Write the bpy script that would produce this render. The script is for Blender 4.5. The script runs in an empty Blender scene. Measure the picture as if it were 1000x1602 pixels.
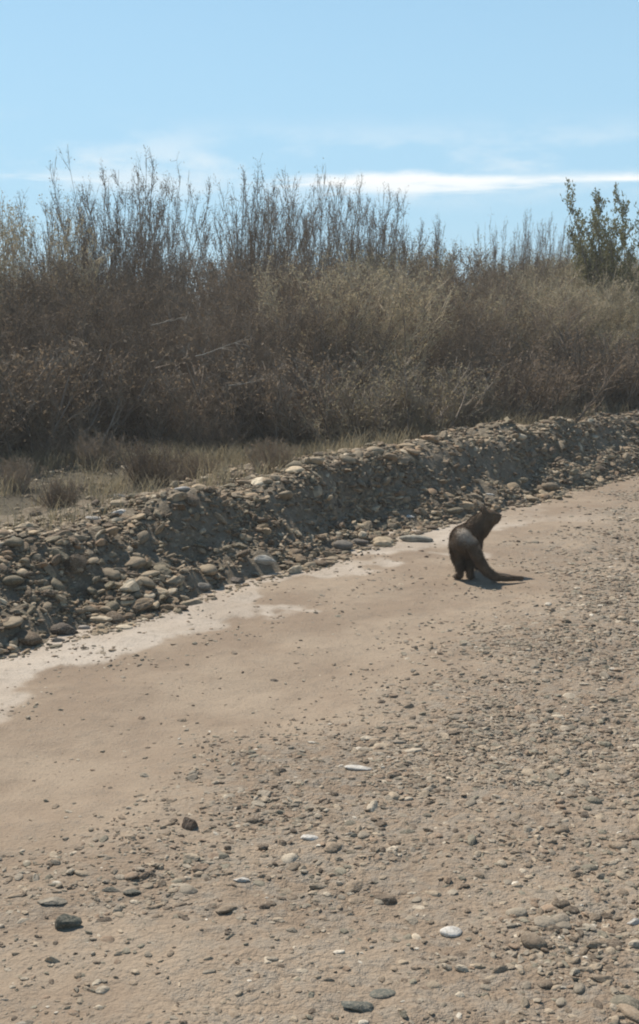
import bpy, math, random
import numpy as np
from mathutils import Vector, Matrix

# ------------------------------------------------------------------ camera, sky, sun, exposure
SC = bpy.context.scene
C = SC.collection
FPX, W0, H0, HOR = 2000.0, 1000.0, 1602.0, 480.0      # focal length and horizon row of the photograph
CAMZ = 1.6
PITCH = math.atan((H0 / 2 - HOR) / FPX)
cam_d = bpy.data.cameras.new('camera')
cam = bpy.data.objects.new('camera', cam_d)
C.objects.link(cam)
cam_d.sensor_fit = 'VERTICAL'
cam_d.sensor_height = 36.0
cam_d.lens = 36.0 * FPX / H0
cam_d.clip_start = 0.05
cam_d.clip_end = 20000.0
cam.location = (0, 0, CAMZ)
cam.rotation_euler = (math.pi / 2 - PITCH, 0, 0)
SC.camera = cam

SUN_EL, SUN_AZ = math.radians(51.0), math.radians(-38.0)   # azimuth from +Y towards +X
world = bpy.data.worlds.new('World')
SC.world = world
world.use_nodes = True
nt = world.node_tree
nt.nodes.clear()


def N(tree, kind, **kw):
    n = tree.nodes.new(kind)
    for k, v in kw.items():
        if k.startswith('i_'):
            key = k[2:]
            key = int(key) if key.isdigit() else key.replace('_', ' ')
            n.inputs[key].default_value = v
        else:
            setattr(n, k, v)
    return n


def L(tree, a, b):
    tree.links.new(a, b)


def math_node(tree, op, a, b=None, c=None, clamp=False):
    n = tree.nodes.new('ShaderNodeMath')
    n.operation = op
    n.use_clamp = clamp
    for i, v in enumerate((a, b, c)):
        if v is None:
            continue
        if isinstance(v, (int, float)):
            n.inputs[i].default_value = v
        else:
            tree.links.new(v, n.inputs[i])
    return n.outputs[0]


def smooth(tree, val, lo, hi, to0=0.0, to1=1.0):
    n = tree.nodes.new('ShaderNodeMapRange')
    n.interpolation_type = 'SMOOTHSTEP'
    tree.links.new(val, n.inputs[0])
    n.inputs[1].default_value = lo
    n.inputs[2].default_value = hi
    n.inputs[3].default_value = to0
    n.inputs[4].default_value = to1
    return n.outputs[0]


def mixc(tree, fac, a, b):
    n = tree.nodes.new('ShaderNodeMix')
    n.data_type = 'RGBA'
    for i, v in ((0, fac), (6, a), (7, b)):
        if isinstance(v, (int, float)):
            n.inputs[i].default_value = v
        elif isinstance(v, (tuple, list)):
            n.inputs[i].default_value = (v[0], v[1], v[2], 1)
        else:
            tree.links.new(v, n.inputs[i])
    return n.outputs[2]


sky = N(nt, 'ShaderNodeTexSky', sky_type='NISHITA', sun_disc=False, sun_elevation=SUN_EL,
        sun_rotation=SUN_AZ, altitude=300.0, air_density=1.0, dust_density=0.3, ozone_density=2.0)
bg = N(nt, 'ShaderNodeBackground')
SKY_STRENGTH = 0.088
CLOUD_X = 0.3
bg.inputs[1].default_value = SKY_STRENGTH
out = N(nt, 'ShaderNodeOutputWorld')
tc = N(nt, 'ShaderNodeTexCoord')
sep = N(nt, 'ShaderNodeSeparateXYZ')
L(nt, tc.outputs['Generated'], sep.inputs[0])
mp = N(nt, 'ShaderNodeMapping')
mp.inputs['Scale'].default_value = (3.2, 3.2, 34)
mp.inputs['Location'].default_value = (CLOUD_X, 2.0, 0.0)
L(nt, tc.outputs['Generated'], mp.inputs[0])
nz = N(nt, 'ShaderNodeTexNoise', i_Scale=1.0, i_Detail=5.0, i_Roughness=0.55)
L(nt, mp.outputs[0], nz.inputs['Vector'])
mp2 = N(nt, 'ShaderNodeMapping')
mp2.inputs['Scale'].default_value = (9, 9, 26)
mp2.inputs['Location'].default_value = (3.1, 1.7, 0.4)
L(nt, tc.outputs['Generated'], mp2.inputs[0])
nz2 = N(nt, 'ShaderNodeTexNoise', i_Scale=1.0, i_Detail=6.0, i_Roughness=0.6)
L(nt, mp2.outputs[0], nz2.inputs['Vector'])
# height in the sky, made a little uneven
zz = math_node(nt, 'ADD', sep.outputs[2], math_node(nt, 'MULTIPLY', math_node(nt, 'SUBTRACT', nz2.outputs[0], 0.5), 0.024))
band = math_node(nt, 'MULTIPLY', smooth(nt, zz, 0.076, 0.091), smooth(nt, zz, 0.0925, 0.0995, 1.0, 0.0))
band = math_node(nt, 'MULTIPLY', band, smooth(nt, nz.outputs[0], 0.51, 0.62))
low = math_node(nt, 'MULTIPLY', smooth(nt, zz, 0.07, 0.10), smooth(nt, zz, 0.105, 0.15, 1.0, 0.0))
low = math_node(nt, 'MULTIPLY', low, smooth(nt, nz2.outputs[0], 0.42, 0.66, 0.0, 0.85))
tint = N(nt, 'ShaderNodeMix', data_type='RGBA', blend_type='MULTIPLY')
tint.inputs[0].default_value = 1.0
tint.inputs[7].default_value = (0.82, 1.0, 0.98, 1)
L(nt, sky.outputs[0], tint.inputs[6])
veil = mixc(nt, smooth(nt, sep.outputs[2], 0.06, 0.55, 0.85, 0.0), tint.outputs[2], (3.9, 6.25, 8.2))
skyc = mixc(nt, low, veil, (6.6, 7.8, 8.6))
skyc = mixc(nt, band, skyc, (8.8, 9.1, 9.2))
L(nt, skyc, bg.inputs[0])
L(nt, bg.outputs[0], out.inputs[0])

sun_d = bpy.data.lights.new('sun', 'SUN')
sun_d.energy = 4.2
sun_d.angle = math.radians(0.53)
sun_d.color = (1.0, 0.94, 0.85)
sun = bpy.data.objects.new('sun', sun_d)
C.objects.link(sun)
SUN_DIR = Vector((math.sin(SUN_AZ) * math.cos(SUN_EL), math.cos(SUN_AZ) * math.cos(SUN_EL), math.sin(SUN_EL)))
sun.rotation_euler = SUN_DIR.to_track_quat('Z', 'Y').to_euler()
sun.location = (0, 0, 30)

SC.view_settings.view_transform = 'Standard'
SC.view_settings.look = 'None'
SC.view_settings.exposure = 0.40
SC.view_settings.gamma = 1.0
SC.view_settings.use_curve_mapping = False
HAZE = 0.0028
SC.render.engine = 'CYCLES'
SC.cycles.max_bounces = 4
SC.cycles.diffuse_bounces = 3
SC.cycles.glossy_bounces = 2
SC.cycles.transparent_max_bounces = 8
SC.cycles.pixel_filter_type = 'BLACKMAN_HARRIS'
SC.cycles.filter_width = 2.0

# ------------------------------------------------------------------ helpers
rng = np.random.default_rng(11)
random.seed(5)
D = np.array((0.567, 0.824)) / math.hypot(0.567, 0.824)      # along the road
NRM = np.array((-D[1], D[0]))                                # across, towards the thicket


def st(x, y):
    return x * D[0] + y * D[1], x * NRM[0] + y * NRM[1]


def xy(s, t):
    return s * D[0] + t * NRM[0], s * D[1] + t * NRM[1]


def hsh(ix, iy, seed):
    n = (ix.astype(np.int64) * 374761393 + iy.astype(np.int64) * 668265263 + seed * 974634757) & 0xFFFFFFFF
    n = ((n ^ (n >> 13)) * 1274126177) & 0xFFFFFFFF
    n = n ^ (n >> 16)
    return (n & 0xFFFFFF) / float(0xFFFFFF)


def vn(x, y, scale, seed=0):
    x = np.asarray(x, float) / scale
    y = np.asarray(y, float) / scale
    ix, iy = np.floor(x), np.floor(y)
    fx, fy = x - ix, y - iy
    fx = fx * fx * (3 - 2 * fx)
    fy = fy * fy * (3 - 2 * fy)
    a, b = hsh(ix, iy, seed), hsh(ix + 1, iy, seed)
    c, d = hsh(ix, iy + 1, seed), hsh(ix + 1, iy + 1, seed)
    return (a + (b - a) * fx) * (1 - fy) + (c + (d - c) * fx) * fy - 0.5


def fbm(x, y, scale, seed=0, octv=4, rough=0.5):
    r, a = 0.0, 1.0
    for k in range(octv):
        r = r + a * vn(x, y, scale / 2 ** k, seed + 17 * k)
        a *= rough
    return r


def sstep(x, a, b):
    k = np.clip((np.asarray(x, float) - a) / (b - a), 0, 1)
    return k * k * (3 - 2 * k)


def project(x, y, z):
    cz = math.cos(PITCH)
    sz = math.sin(PITCH)
    dz = z - CAMZ
    depth = y * cz - dz * sz
    up = y * sz + dz * cz
    return 500 + FPX * x / depth, 801 - FPX * up / depth, depth


def at(u, t, z=0.3):
    """ground position on the line t seen in the column u"""
    k = (u - 500) / FPX
    y = 8.0
    for _ in range(20):
        depth = y * math.cos(PITCH) - (z - CAMZ) * math.sin(PITCH)
        x = k * depth
        y = (t - x * NRM[0]) / NRM[1]
    return x, y


def elev_z(v, y):
    return CAMZ + y * math.tan(math.atan((801 - v) / FPX) - PITCH)


def mesh_np(name, V, F, smooth_shade=True, attrs=None, mat=None):
    """V (n,3), F (m,k) with k = 3 or 4"""
    V = np.asarray(V, np.float32)
    F = np.asarray(F, np.int32)
    me = bpy.data.meshes.new(name)
    k = F.shape[1]
    me.vertices.add(len(V))
    me.vertices.foreach_set('co', V.ravel())
    me.loops.add(F.size)
    me.loops.foreach_set('vertex_index', F.ravel())
    me.polygons.add(len(F))
    me.polygons.foreach_set('loop_start', np.arange(0, F.size, k, dtype=np.int32))
    me.polygons.foreach_set('use_smooth', np.full(len(F), smooth_shade, bool))
    me.update(calc_edges=True)
    for an, (kind, data) in (attrs or {}).items():
        at_ = me.attributes.new(an, kind, 'POINT')
        data = np.asarray(data, np.float32)
        if kind == 'FLOAT_COLOR':
            at_.data.foreach_set('color', np.c_[data, np.ones(len(data))].astype(np.float32).ravel())
        else:
            at_.data.foreach_set('value', data.ravel())
    if mat:
        me.materials.append(mat)
    me.validate()
    return me


def link(name, me, parent=None, loc=None, rot=None, scale=None):
    o = bpy.data.objects.new(name, me)
    C.objects.link(o)
    if parent:
        o.parent = parent
    if loc is not None:
        o.location = loc
    if rot is not None:
        o.rotation_euler = rot
    if scale is not None:
        o.scale = scale
    return o


def tag(o, label=None, cat=None, group=None, kind=None):
    if label:
        o['label'] = label
    if cat:
        o['category'] = cat
    if group:
        o['group'] = group
    if kind:
        o['kind'] = kind
    return o


# ------------------------------------------------------------------ materials
def new_mat(name, rough=0.9, spec=0.25):
    m = bpy.data.materials.new(name)
    m.use_nodes = True
    t = m.node_tree
    b = t.nodes['Principled BSDF']
    b.inputs['Roughness'].default_value = rough
    b.inputs['Specular IOR Level'].default_value = spec
    return m, t, b


def noise(t, scale, detail=4.0, rough=0.55, vec=None):
    n = N(t, 'ShaderNodeTexNoise', i_Scale=scale, i_Detail=detail, i_Roughness=rough)
    if vec is not None:
        L(t, vec, n.inputs['Vector'])
    return n.outputs[0]


def bump(t, b, height, strength, dist):
    n = N(t, 'ShaderNodeBump', i_Strength=strength, i_Distance=dist)
    L(t, height, n.inputs['Height'])
    L(t, n.outputs[0], b.inputs['Normal'])


def mat_road():
    m, t, b = new_mat('road_sand', 0.92, 0.2)
    pos = N(t, 'ShaderNodeNewGeometry').outputs['Position']
    a = N(t, 'ShaderNodeAttribute', attribute_name='pale')
    g = N(t, 'ShaderNodeAttribute', attribute_name='gravelly')
    n1 = noise(t, 1.3, 5, 0.6, pos)
    n2 = noise(t, 14, 5, 0.6, pos)
    n3 = noise(t, 90, 4, 0.65, pos)
    col = mixc(t, smooth(t, n1, 0.36, 0.66), (0.275, 0.202, 0.139), (0.355, 0.272, 0.192))
    col = mixc(t, math_node(t, 'MULTIPLY', g.outputs['Fac'], smooth(t, n2, 0.42, 0.62, 0.0, 0.75)), col, (0.32, 0.272, 0.212))
    col = mixc(t, a.outputs['Fac'], col, (0.50, 0.42, 0.335))
    col = mixc(t, smooth(t, n3, 0.52, 0.68, 0.0, 0.42), col, (0.16, 0.128, 0.095))
    col = mixc(t, smooth(t, n2, 0.55, 0.72, 0.0, 0.35), col, (0.215, 0.17, 0.122))
    v = N(t, 'ShaderNodeTexVoronoi', i_Scale=120.0)
    L(t, pos, v.inputs['Vector'])
    grit = math_node(t, 'MULTIPLY', smooth(t, v.outputs['Distance'], 0.15, 0.34, 1.0, 0.0), smooth(t, n2, 0.45, 0.6))
    col = mixc(t, math_node(t, 'MULTIPLY', grit, 0.4), col, (0.48, 0.42, 0.35))
    L(t, col, b.inputs['Base Color'])
    h = math_node(t, 'ADD', math_node(t, 'MULTIPLY', n3, 0.6), math_node(t, 'MULTIPLY', n2, 0.9))
    h = math_node(t, 'ADD', h, math_node(t, 'MULTIPLY', grit, 0.25))
    n4 = noise(t, 38, 4, 0.6, pos)
    h = math_node(t, 'ADD', h, math_node(t, 'MULTIPLY', math_node(t, 'MULTIPLY', n4, g.outputs['Fac']), 3.0))
    bump(t, b, h, 0.8, 0.014)
    return m


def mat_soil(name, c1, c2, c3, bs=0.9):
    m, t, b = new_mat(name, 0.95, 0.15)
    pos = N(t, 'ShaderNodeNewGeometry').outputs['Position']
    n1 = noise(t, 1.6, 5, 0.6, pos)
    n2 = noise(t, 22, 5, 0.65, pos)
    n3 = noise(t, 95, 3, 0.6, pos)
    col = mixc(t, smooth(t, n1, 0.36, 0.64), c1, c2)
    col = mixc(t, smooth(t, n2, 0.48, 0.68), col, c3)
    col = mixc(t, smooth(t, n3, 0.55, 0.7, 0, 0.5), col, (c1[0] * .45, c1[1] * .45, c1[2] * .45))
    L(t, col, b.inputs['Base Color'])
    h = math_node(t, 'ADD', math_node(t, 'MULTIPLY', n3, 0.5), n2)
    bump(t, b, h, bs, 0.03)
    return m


def mat_stone(name, mode):
    """mode 'object': colour of the object; 'attr': colour carried by each stone of a joined mesh"""
    m, t, b = new_mat(name, 0.85, 0.3)
    if mode == 'object':
        base = N(t, 'ShaderNodeObjectInfo').outputs['Color']
    else:
        base = N(t, 'ShaderNodeAttribute', attribute_name='tint').outputs['Color']
    pos = N(t, 'ShaderNodeNewGeometry').outputs['Position']
    n1 = noise(t, 26, 5, 0.6, pos)
    n2 = noise(t, 150, 4, 0.6, pos)
    hs = N(t, 'ShaderNodeHueSaturation', i_Value=0.62)
    L(t, base, hs.inputs['Color'])
    col = mixc(t, smooth(t, n1, 0.38, 0.66), base, hs.outputs[0])
    col = mixc(t, smooth(t, n2, 0.46, 0.66, 0, 0.55), col, (0.34, 0.275, 0.20))
    L(t, col, b.inputs['Base Color'])
    bump(t, b, math_node(t, 'ADD', n1, math_node(t, 'MULTIPLY', n2, 0.5)), 0.55, 0.012)
    return m


def mat_plant(name, c1, c2, rough=0.8, transl=0.0, scale=6.0):
    m, t, b = new_mat(name, rough, 0.2)
    oi = N(t, 'ShaderNodeObjectInfo')
    pos = N(t, 'ShaderNodeNewGeometry').outputs['Position']
    n1 = noise(t, scale, 3, 0.6, pos)
    f = math_node(t, 'ADD', math_node(t, 'MULTIPLY', oi.outputs['Random'], 0.5), math_node(t, 'MULTIPLY', n1, 0.9))
    col = mixc(t, smooth(t, f, 0.35, 1.0), c1, c2)
    L(t, col, b.inputs['Base Color'])
    if transl:
        tr = N(t, 'ShaderNodeBsdfTranslucent')
        L(t, col, tr.inputs[0])
        mx = N(t, 'ShaderNodeMixShader')
        mx.inputs[0].default_value = transl
        o = t.nodes['Material Output']
        L(t, b.outputs[0], mx.inputs[1])
        L(t, tr.outputs[0], mx.inputs[2])
        L(t, mx.outputs[0], o.inputs[0])
    return m


M_ROAD = mat_road()
M_BANK = mat_soil('bank_earth', (0.185, 0.145, 0.10), (0.235, 0.19, 0.135), (0.32, 0.262, 0.19))
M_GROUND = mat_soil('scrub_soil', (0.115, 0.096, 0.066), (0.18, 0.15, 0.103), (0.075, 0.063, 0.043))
M_STONE = mat_stone('stone_single', 'object')
M_STONES = mat_stone('stone_mass', 'attr')
M_BARK = mat_plant('bark', (0.13, 0.105, 0.08), (0.25, 0.205, 0.165))
M_TWIG = mat_plant('twig', (0.185, 0.135, 0.095), (0.30, 0.232, 0.168))
M_TWIG_MID = mat_plant('twig_mid', (0.25, 0.20, 0.145), (0.36, 0.29, 0.215))
M_TWIG_TAN = mat_plant('twig_tan', (0.42, 0.33, 0.22), (0.56, 0.45, 0.31))
M_LEAF_DRY = mat_plant('leaf_dry', (0.16, 0.118, 0.074), (0.26, 0.195, 0.128), 0.75, 0.35)
M_LEAF_OLIVE = mat_plant('leaf_olive', (0.26, 0.225, 0.135), (0.40, 0.335, 0.215), 0.7, 0.45)
M_LEAF_GREEN = mat_plant('leaf_green', (0.14, 0.14, 0.06), (0.23, 0.21, 0.10), 0.7, 0.4)
M_GRASS = mat_plant('dry_grass', (0.25, 0.205, 0.125), (0.40, 0.34, 0.225), 0.85, 0.35)
M_DEADWOOD = mat_plant('dead_wood', (0.19, 0.16, 0.125), (0.30, 0.26, 0.21))

# ------------------------------------------------------------------ ground, road, bank
FOOT = 4.48


def foot_t(s):
    return FOOT + 0.16 * fbm(s, s * 0 + 3.3, 1.6, 5, 3) + 0.05 * fbm(s, s * 0 + 9.1, 0.4, 8, 2)


def road_z(s, t):
    return (0.028 * fbm(s, t, 1.8, 1, 3) + 0.010 * fbm(s, t, 0.28, 2, 3) + (0.005 + 0.013 * gravel_amt(s, t)) * fbm(s, t, 0.085, 3, 2)
            + 0.006 * fbm(s * 0.35, t, 0.12, 6, 2)
            - 0.02 * np.exp(-((t - 3.1) / 0.45) ** 2) - 0.16 * sstep(-t, 4.2, 5.2))


def bank_z(s, t):
    q = t - foot_t(s)
    hh = 1.0 + 0.55 * fbm(s, s * 0, 1.1, 21, 3)
    toe = 0.12 * sstep(q, -0.02, 0.32)
    face = 0.30 * hh * (1 - 0.50 * (1 - sstep(s, 3.5, 8.0))) * sstep(q, 0.26, 0.60)
    crest = -0.12 * hh * sstep(q, 0.66, 1.7)
    z = -0.05 * (q < -0.02) + toe + face + crest
    k = sstep(q, 0.0, 0.15)
    rough_amt = k * (0.35 + 0.65 * (1 - sstep(q, 1.0, 1.7)))
    z = z + rough_amt * (0.15 * fbm(s, t, 0.55, 31, 3) + 0.06 * np.abs(fbm(s, t, 0.16, 33, 3)) + 0.025 * fbm(s, t, 0.05, 37, 2))
    return z


def back_z(s, t):
    return 0.20 + 0.12 * fbm(s, t, 3.0, 41, 4) + 0.05 * fbm(s, t, 0.5, 43, 3)


def surf_z(s, t):
    q = t - foot_t(s)
    b = np.where(q > 0, bank_z(s, t), road_z(s, t))
    w = sstep(t, 5.95, 6.5)
    return b * (1 - w) + back_z(s, t) * w


def grid_obj(name, S, T, zf, mat, attrs=None, xyspace=False):
    ss, tt = np.meshgrid(S, T, indexing='ij')
    if xyspace:
        x, y = ss, tt
        s_, t_ = st(x, y)
    else:
        s_, t_ = ss, tt
        x, y = xy(ss, tt)
    z = zf(s_, t_)
    V = np.c_[x.ravel(), y.ravel(), z.ravel()]
    n, m = len(S), len(T)
    i = (np.arange(n - 1)[:, None] * m + np.arange(m - 1)[None, :]).ravel()
    F = np.c_[i, i + m, i + m + 1, i + 1]
    at_ = {k: (kd, f(s_, t_).ravel()) for k, (kd, f) in (attrs or {}).items()}
    me = mesh_np(name, V, F, True, at_, mat)
    # normals upward
    if me.polygons[0].normal.z < 0:
        me.flip_normals()
    return tag(link(name, me), kind='structure')


def gravel_edge(s):
    """t below which the road is covered with gravel"""
    return np.interp(s, [1.5, 2.3, 2.9, 4.3, 5.5, 7.0, 8.0, 9.5, 12], [3.5, 3.0, 2.6, 2.65, 2.85, 3.2, 3.7, 4.1, 4.3])


def gravel_amt(s, t):
    e = gravel_edge(s)
    w = fbm(s, t, 0.9, 71, 4) * 0.9
    base = 1 - sstep(t + w * 0.7, e - 0.55, e + 0.35)
    near_bare = np.exp(-(((s - 1.9) / 0.55) ** 2 + ((t - 2.3) / 0.6) ** 2))
    clump = 0.55 + 0.9 * np.clip(fbm(s, t, 0.5, 77, 3) + 0.3, 0, 1)
    return np.clip(base * clump * (1 - 0.6 * near_bare), 0, 1)


def pale_amt(s, t):
    q = foot_t(s) - t
    ww = 0.40 + 0.75 * fbm(s, t, 0.75, 81, 5, 0.6) + 0.2 * sstep(6.5 - s, 0, 3)
    return (1 - sstep(q, ww - 0.05, ww + 0.05)) * (0.5 + 0.9 * np.clip(fbm(s, t, 0.35, 85, 3) + 0.35, 0, 0.6)) * (1 - sstep(s, 7.5, 10))


def axis(parts):
    a = [np.arange(p[0], p[1], p[2]) for p in parts]
    return np.unique(np.round(np.concatenate(a + [[parts[-1][1]]]), 4))


def ground_z(s, t):
    far = sstep(np.hypot(s, t), 60, 400)
    zb = back_z(s, t) - 0.04 * (1 - sstep(t, 6.0, 6.6))
    z = np.where(t > 5.7, zb, -0.12 + 0.0 * t)
    w = sstep(t, 5.4, 5.9)
    return (zb * w + (-0.12) * (1 - w)) * (1 - far) + far * 0.1


gx = np.unique(np.r_[-4000, -1500, -600, -250, -120, -60, -40, np.arange(-30, 40, 0.35), 50, 70, 120, 250, 600, 1500, 4000])
gy = np.unique(np.r_[-4000, -1500, -600, -250, -100, -40, -20, np.arange(-8, 50, 0.35), 60, 80, 120, 250, 600, 1500, 4000])
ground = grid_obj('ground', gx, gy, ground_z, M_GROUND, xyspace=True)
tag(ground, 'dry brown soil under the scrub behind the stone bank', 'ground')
road = grid_obj('dirt_road', axis([(-12, 1.4, 0.3), (1.4, 9, 0.03), (9, 16, 0.06), (16, 70, 0.5)]),
                axis([(-5.6, -1.2, 0.25), (-1.2, 4.9, 0.03)]), road_z, M_ROAD,
                {'pale': ('FLOAT', pale_amt), 'gravelly': ('FLOAT', gravel_amt)})
tag(road, 'pale sandy dirt road strewn with gravel', 'road')


def bank_sheet(s, t):
    z = bank_z(s, t)
    w = sstep(t, 5.95, 6.5)
    return z * (1 - w) + (back_z(s, t) + 0.004) * w - 0.12 * sstep(t, 6.75, 7.0)


bank = grid_obj('earth_bank', axis([(-8, 2.5, 0.2), (2.5, 14, 0.03), (14, 22, 0.07), (22, 70, 0.5)]),
                axis([(4.2, 5.9, 0.03), (5.9, 7.0, 0.06)]), bank_sheet, M_BANK)
tag(bank, 'low dark bank of earth and stones along the road edge', 'bank')


# ------------------------------------------------------------------ stones
def icosphere(sub):
    g = (1 + 5 ** 0.5) / 2
    V = [(-1, g, 0), (1, g, 0), (-1, -g, 0), (1, -g, 0), (0, -1, g), (0, 1, g), (0, -1, -g), (0, 1, -g),
         (g, 0, -1), (g, 0, 1), (-g, 0, -1), (-g, 0, 1)]
    F = [(0, 11, 5), (0, 5, 1), (0, 1, 7), (0, 7, 10), (0, 10, 11), (1, 5, 9), (5, 11, 4), (11, 10, 2), (10, 7, 6), (7, 1, 8),
         (3, 9, 4), (3, 4, 2), (3, 2, 6), (3, 6, 8), (3, 8, 9), (4, 9, 5), (2, 4, 11), (6, 2, 10), (8, 6, 7), (9, 8, 1)]
    V = [np.array(v) / np.linalg.norm(v) for v in V]
    for _ in range(sub):
        cache, F2 = {}, []

        def mid(a, b):
            k = (min(a, b), max(a, b))
            if k not in cache:
                p = V[a] + V[b]
                V.append(p / np.linalg.norm(p))
                cache[k] = len(V) - 1
            return cache[k]
        for a, b, c in F:
            ab, bc, ca = mid(a, b), mid(b, c), mid(c, a)
            F2 += [(a, ab, ca), (b, bc, ab), (c, ca, bc), (ab, bc, ca)]
        F = F2
    return np.array(V), np.array(F, np.int32)


ICO = {k: icosphere(k) for k in (0, 1, 2)}


def rock_shape(sub, r, angular):
    V, F = ICO[sub]
    m = 9 if angular else 14
    n = r.normal(size=(m, 3))
    n /= np.linalg.norm(n, axis=1)[:, None]
    d = r.uniform(0.5 if angular else 0.7, 1.0, m)
    dots = V @ n.T
    rad = np.minimum(np.where(dots > 0.05, d / np.maximum(dots, 0.05), 9.0), 1.2)
    p = 60 if angular else 14
    rad = (np.mean(rad ** (-p), axis=1)) ** (-1 / p)
    rad = rad * (1 + r.normal(0, 0.03 if angular else 0.012, len(V)))
    P = V * rad[:, None]
    P = P / np.abs(P).max()
    P *= np.array((1.0, r.uniform(0.42, 0.9), r.uniform(0.22, 0.5)))
    return P


SHAPES = {sub: [rock_shape(sub, np.random.default_rng(100 * sub + k), k % 3 != 0) for k in range(14)] for sub in (0, 1, 2)}
ROCK_ME = [mesh_np('rock_%d' % k, SHAPES[2][k], ICO[2][1], k % 3 == 0, None, M_STONE) for k in range(14)]

PAL = np.array([(0.285, 0.222, 0.162), (0.30, 0.258, 0.205), (0.225, 0.205, 0.158), (0.37, 0.302, 0.225),
                (0.47, 0.405, 0.32), (0.60, 0.545, 0.465), (0.135, 0.103, 0.075), (0.30, 0.218, 0.155)])
PNAME = ['brown', 'grey', 'greenish grey', 'tan', 'pale', 'whitish', 'dark brown', 'reddish brown']


def joined(name, items, sub, label, cat):
    """items: rows x,y,z,r,yaw,tilt1,tilt2,shape,r,g,b -> ONE mesh"""
    V0s, F0 = SHAPES[sub], ICO[sub][1]
    n = len(items)
    A = np.asarray(items)
    sh = np.stack(V0s)[A[:, 7].astype(int)]
    cy, sy = np.cos(A[:, 4]), np.sin(A[:, 4])
    x, y, z = sh[..., 0], sh[..., 1], sh[..., 2]
    x, z = x * np.cos(A[:, 5])[:, None] + z * np.sin(A[:, 5])[:, None], -x * np.sin(A[:, 5])[:, None] + z * np.cos(A[:, 5])[:, None]
    y, z = y * np.cos(A[:, 6])[:, None] - z * np.sin(A[:, 6])[:, None], y * np.sin(A[:, 6])[:, None] + z * np.cos(A[:, 6])[:, None]
    X = x * cy[:, None] - y * sy[:, None]
    Y = x * sy[:, None] + y * cy[:, None]
    r = A[:, 3][:, None]
    P = np.stack([X * r + A[:, 0][:, None], Y * r + A[:, 1][:, None], z * r + A[:, 2][:, None]], -1)
    m = P.shape[1]
    F = (F0[None] + (np.arange(n) * m)[:, None, None]).reshape(-1, 3)
    tint = np.repeat(A[:, 8:11], m, axis=0)
    me = mesh_np(name, P.reshape(-1, 3), F, False, {'tint': ('FLOAT_COLOR', tint)}, M_STONES)
    return tag(link(name, me), label, cat, kind='stuff')


def pick_colors(n, weights):
    w = np.array(weights, float)
    i = rng.choice(len(PAL), n, p=w / w.sum())
    return i, np.clip(PAL[i] * np.array((1.05, 1.0, 0.92)) * rng.uniform(0.78, 1.22, (n, 1)), 0.02, 0.8)


def ground_hit(u, v, zf):
    cz, sz = math.cos(PITCH), math.sin(PITCH)
    # ray direction: forward + right*a + up*b
    a, b = (u - 500) / FPX, (801 - v) / FPX
    d = np.array((a, cz + b * sz, -sz + b * cz))
    k = np.arange(1.5, 30.0, 0.01)
    p = d[None] * k[:, None] + np.array((0, 0, CAMZ))
    s0, t0 = st(p[:, 0], p[:, 1])
    i = int(np.argmax(p[:, 2] <= zf(s0, t0)))
    return p[i], k[i]


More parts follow.
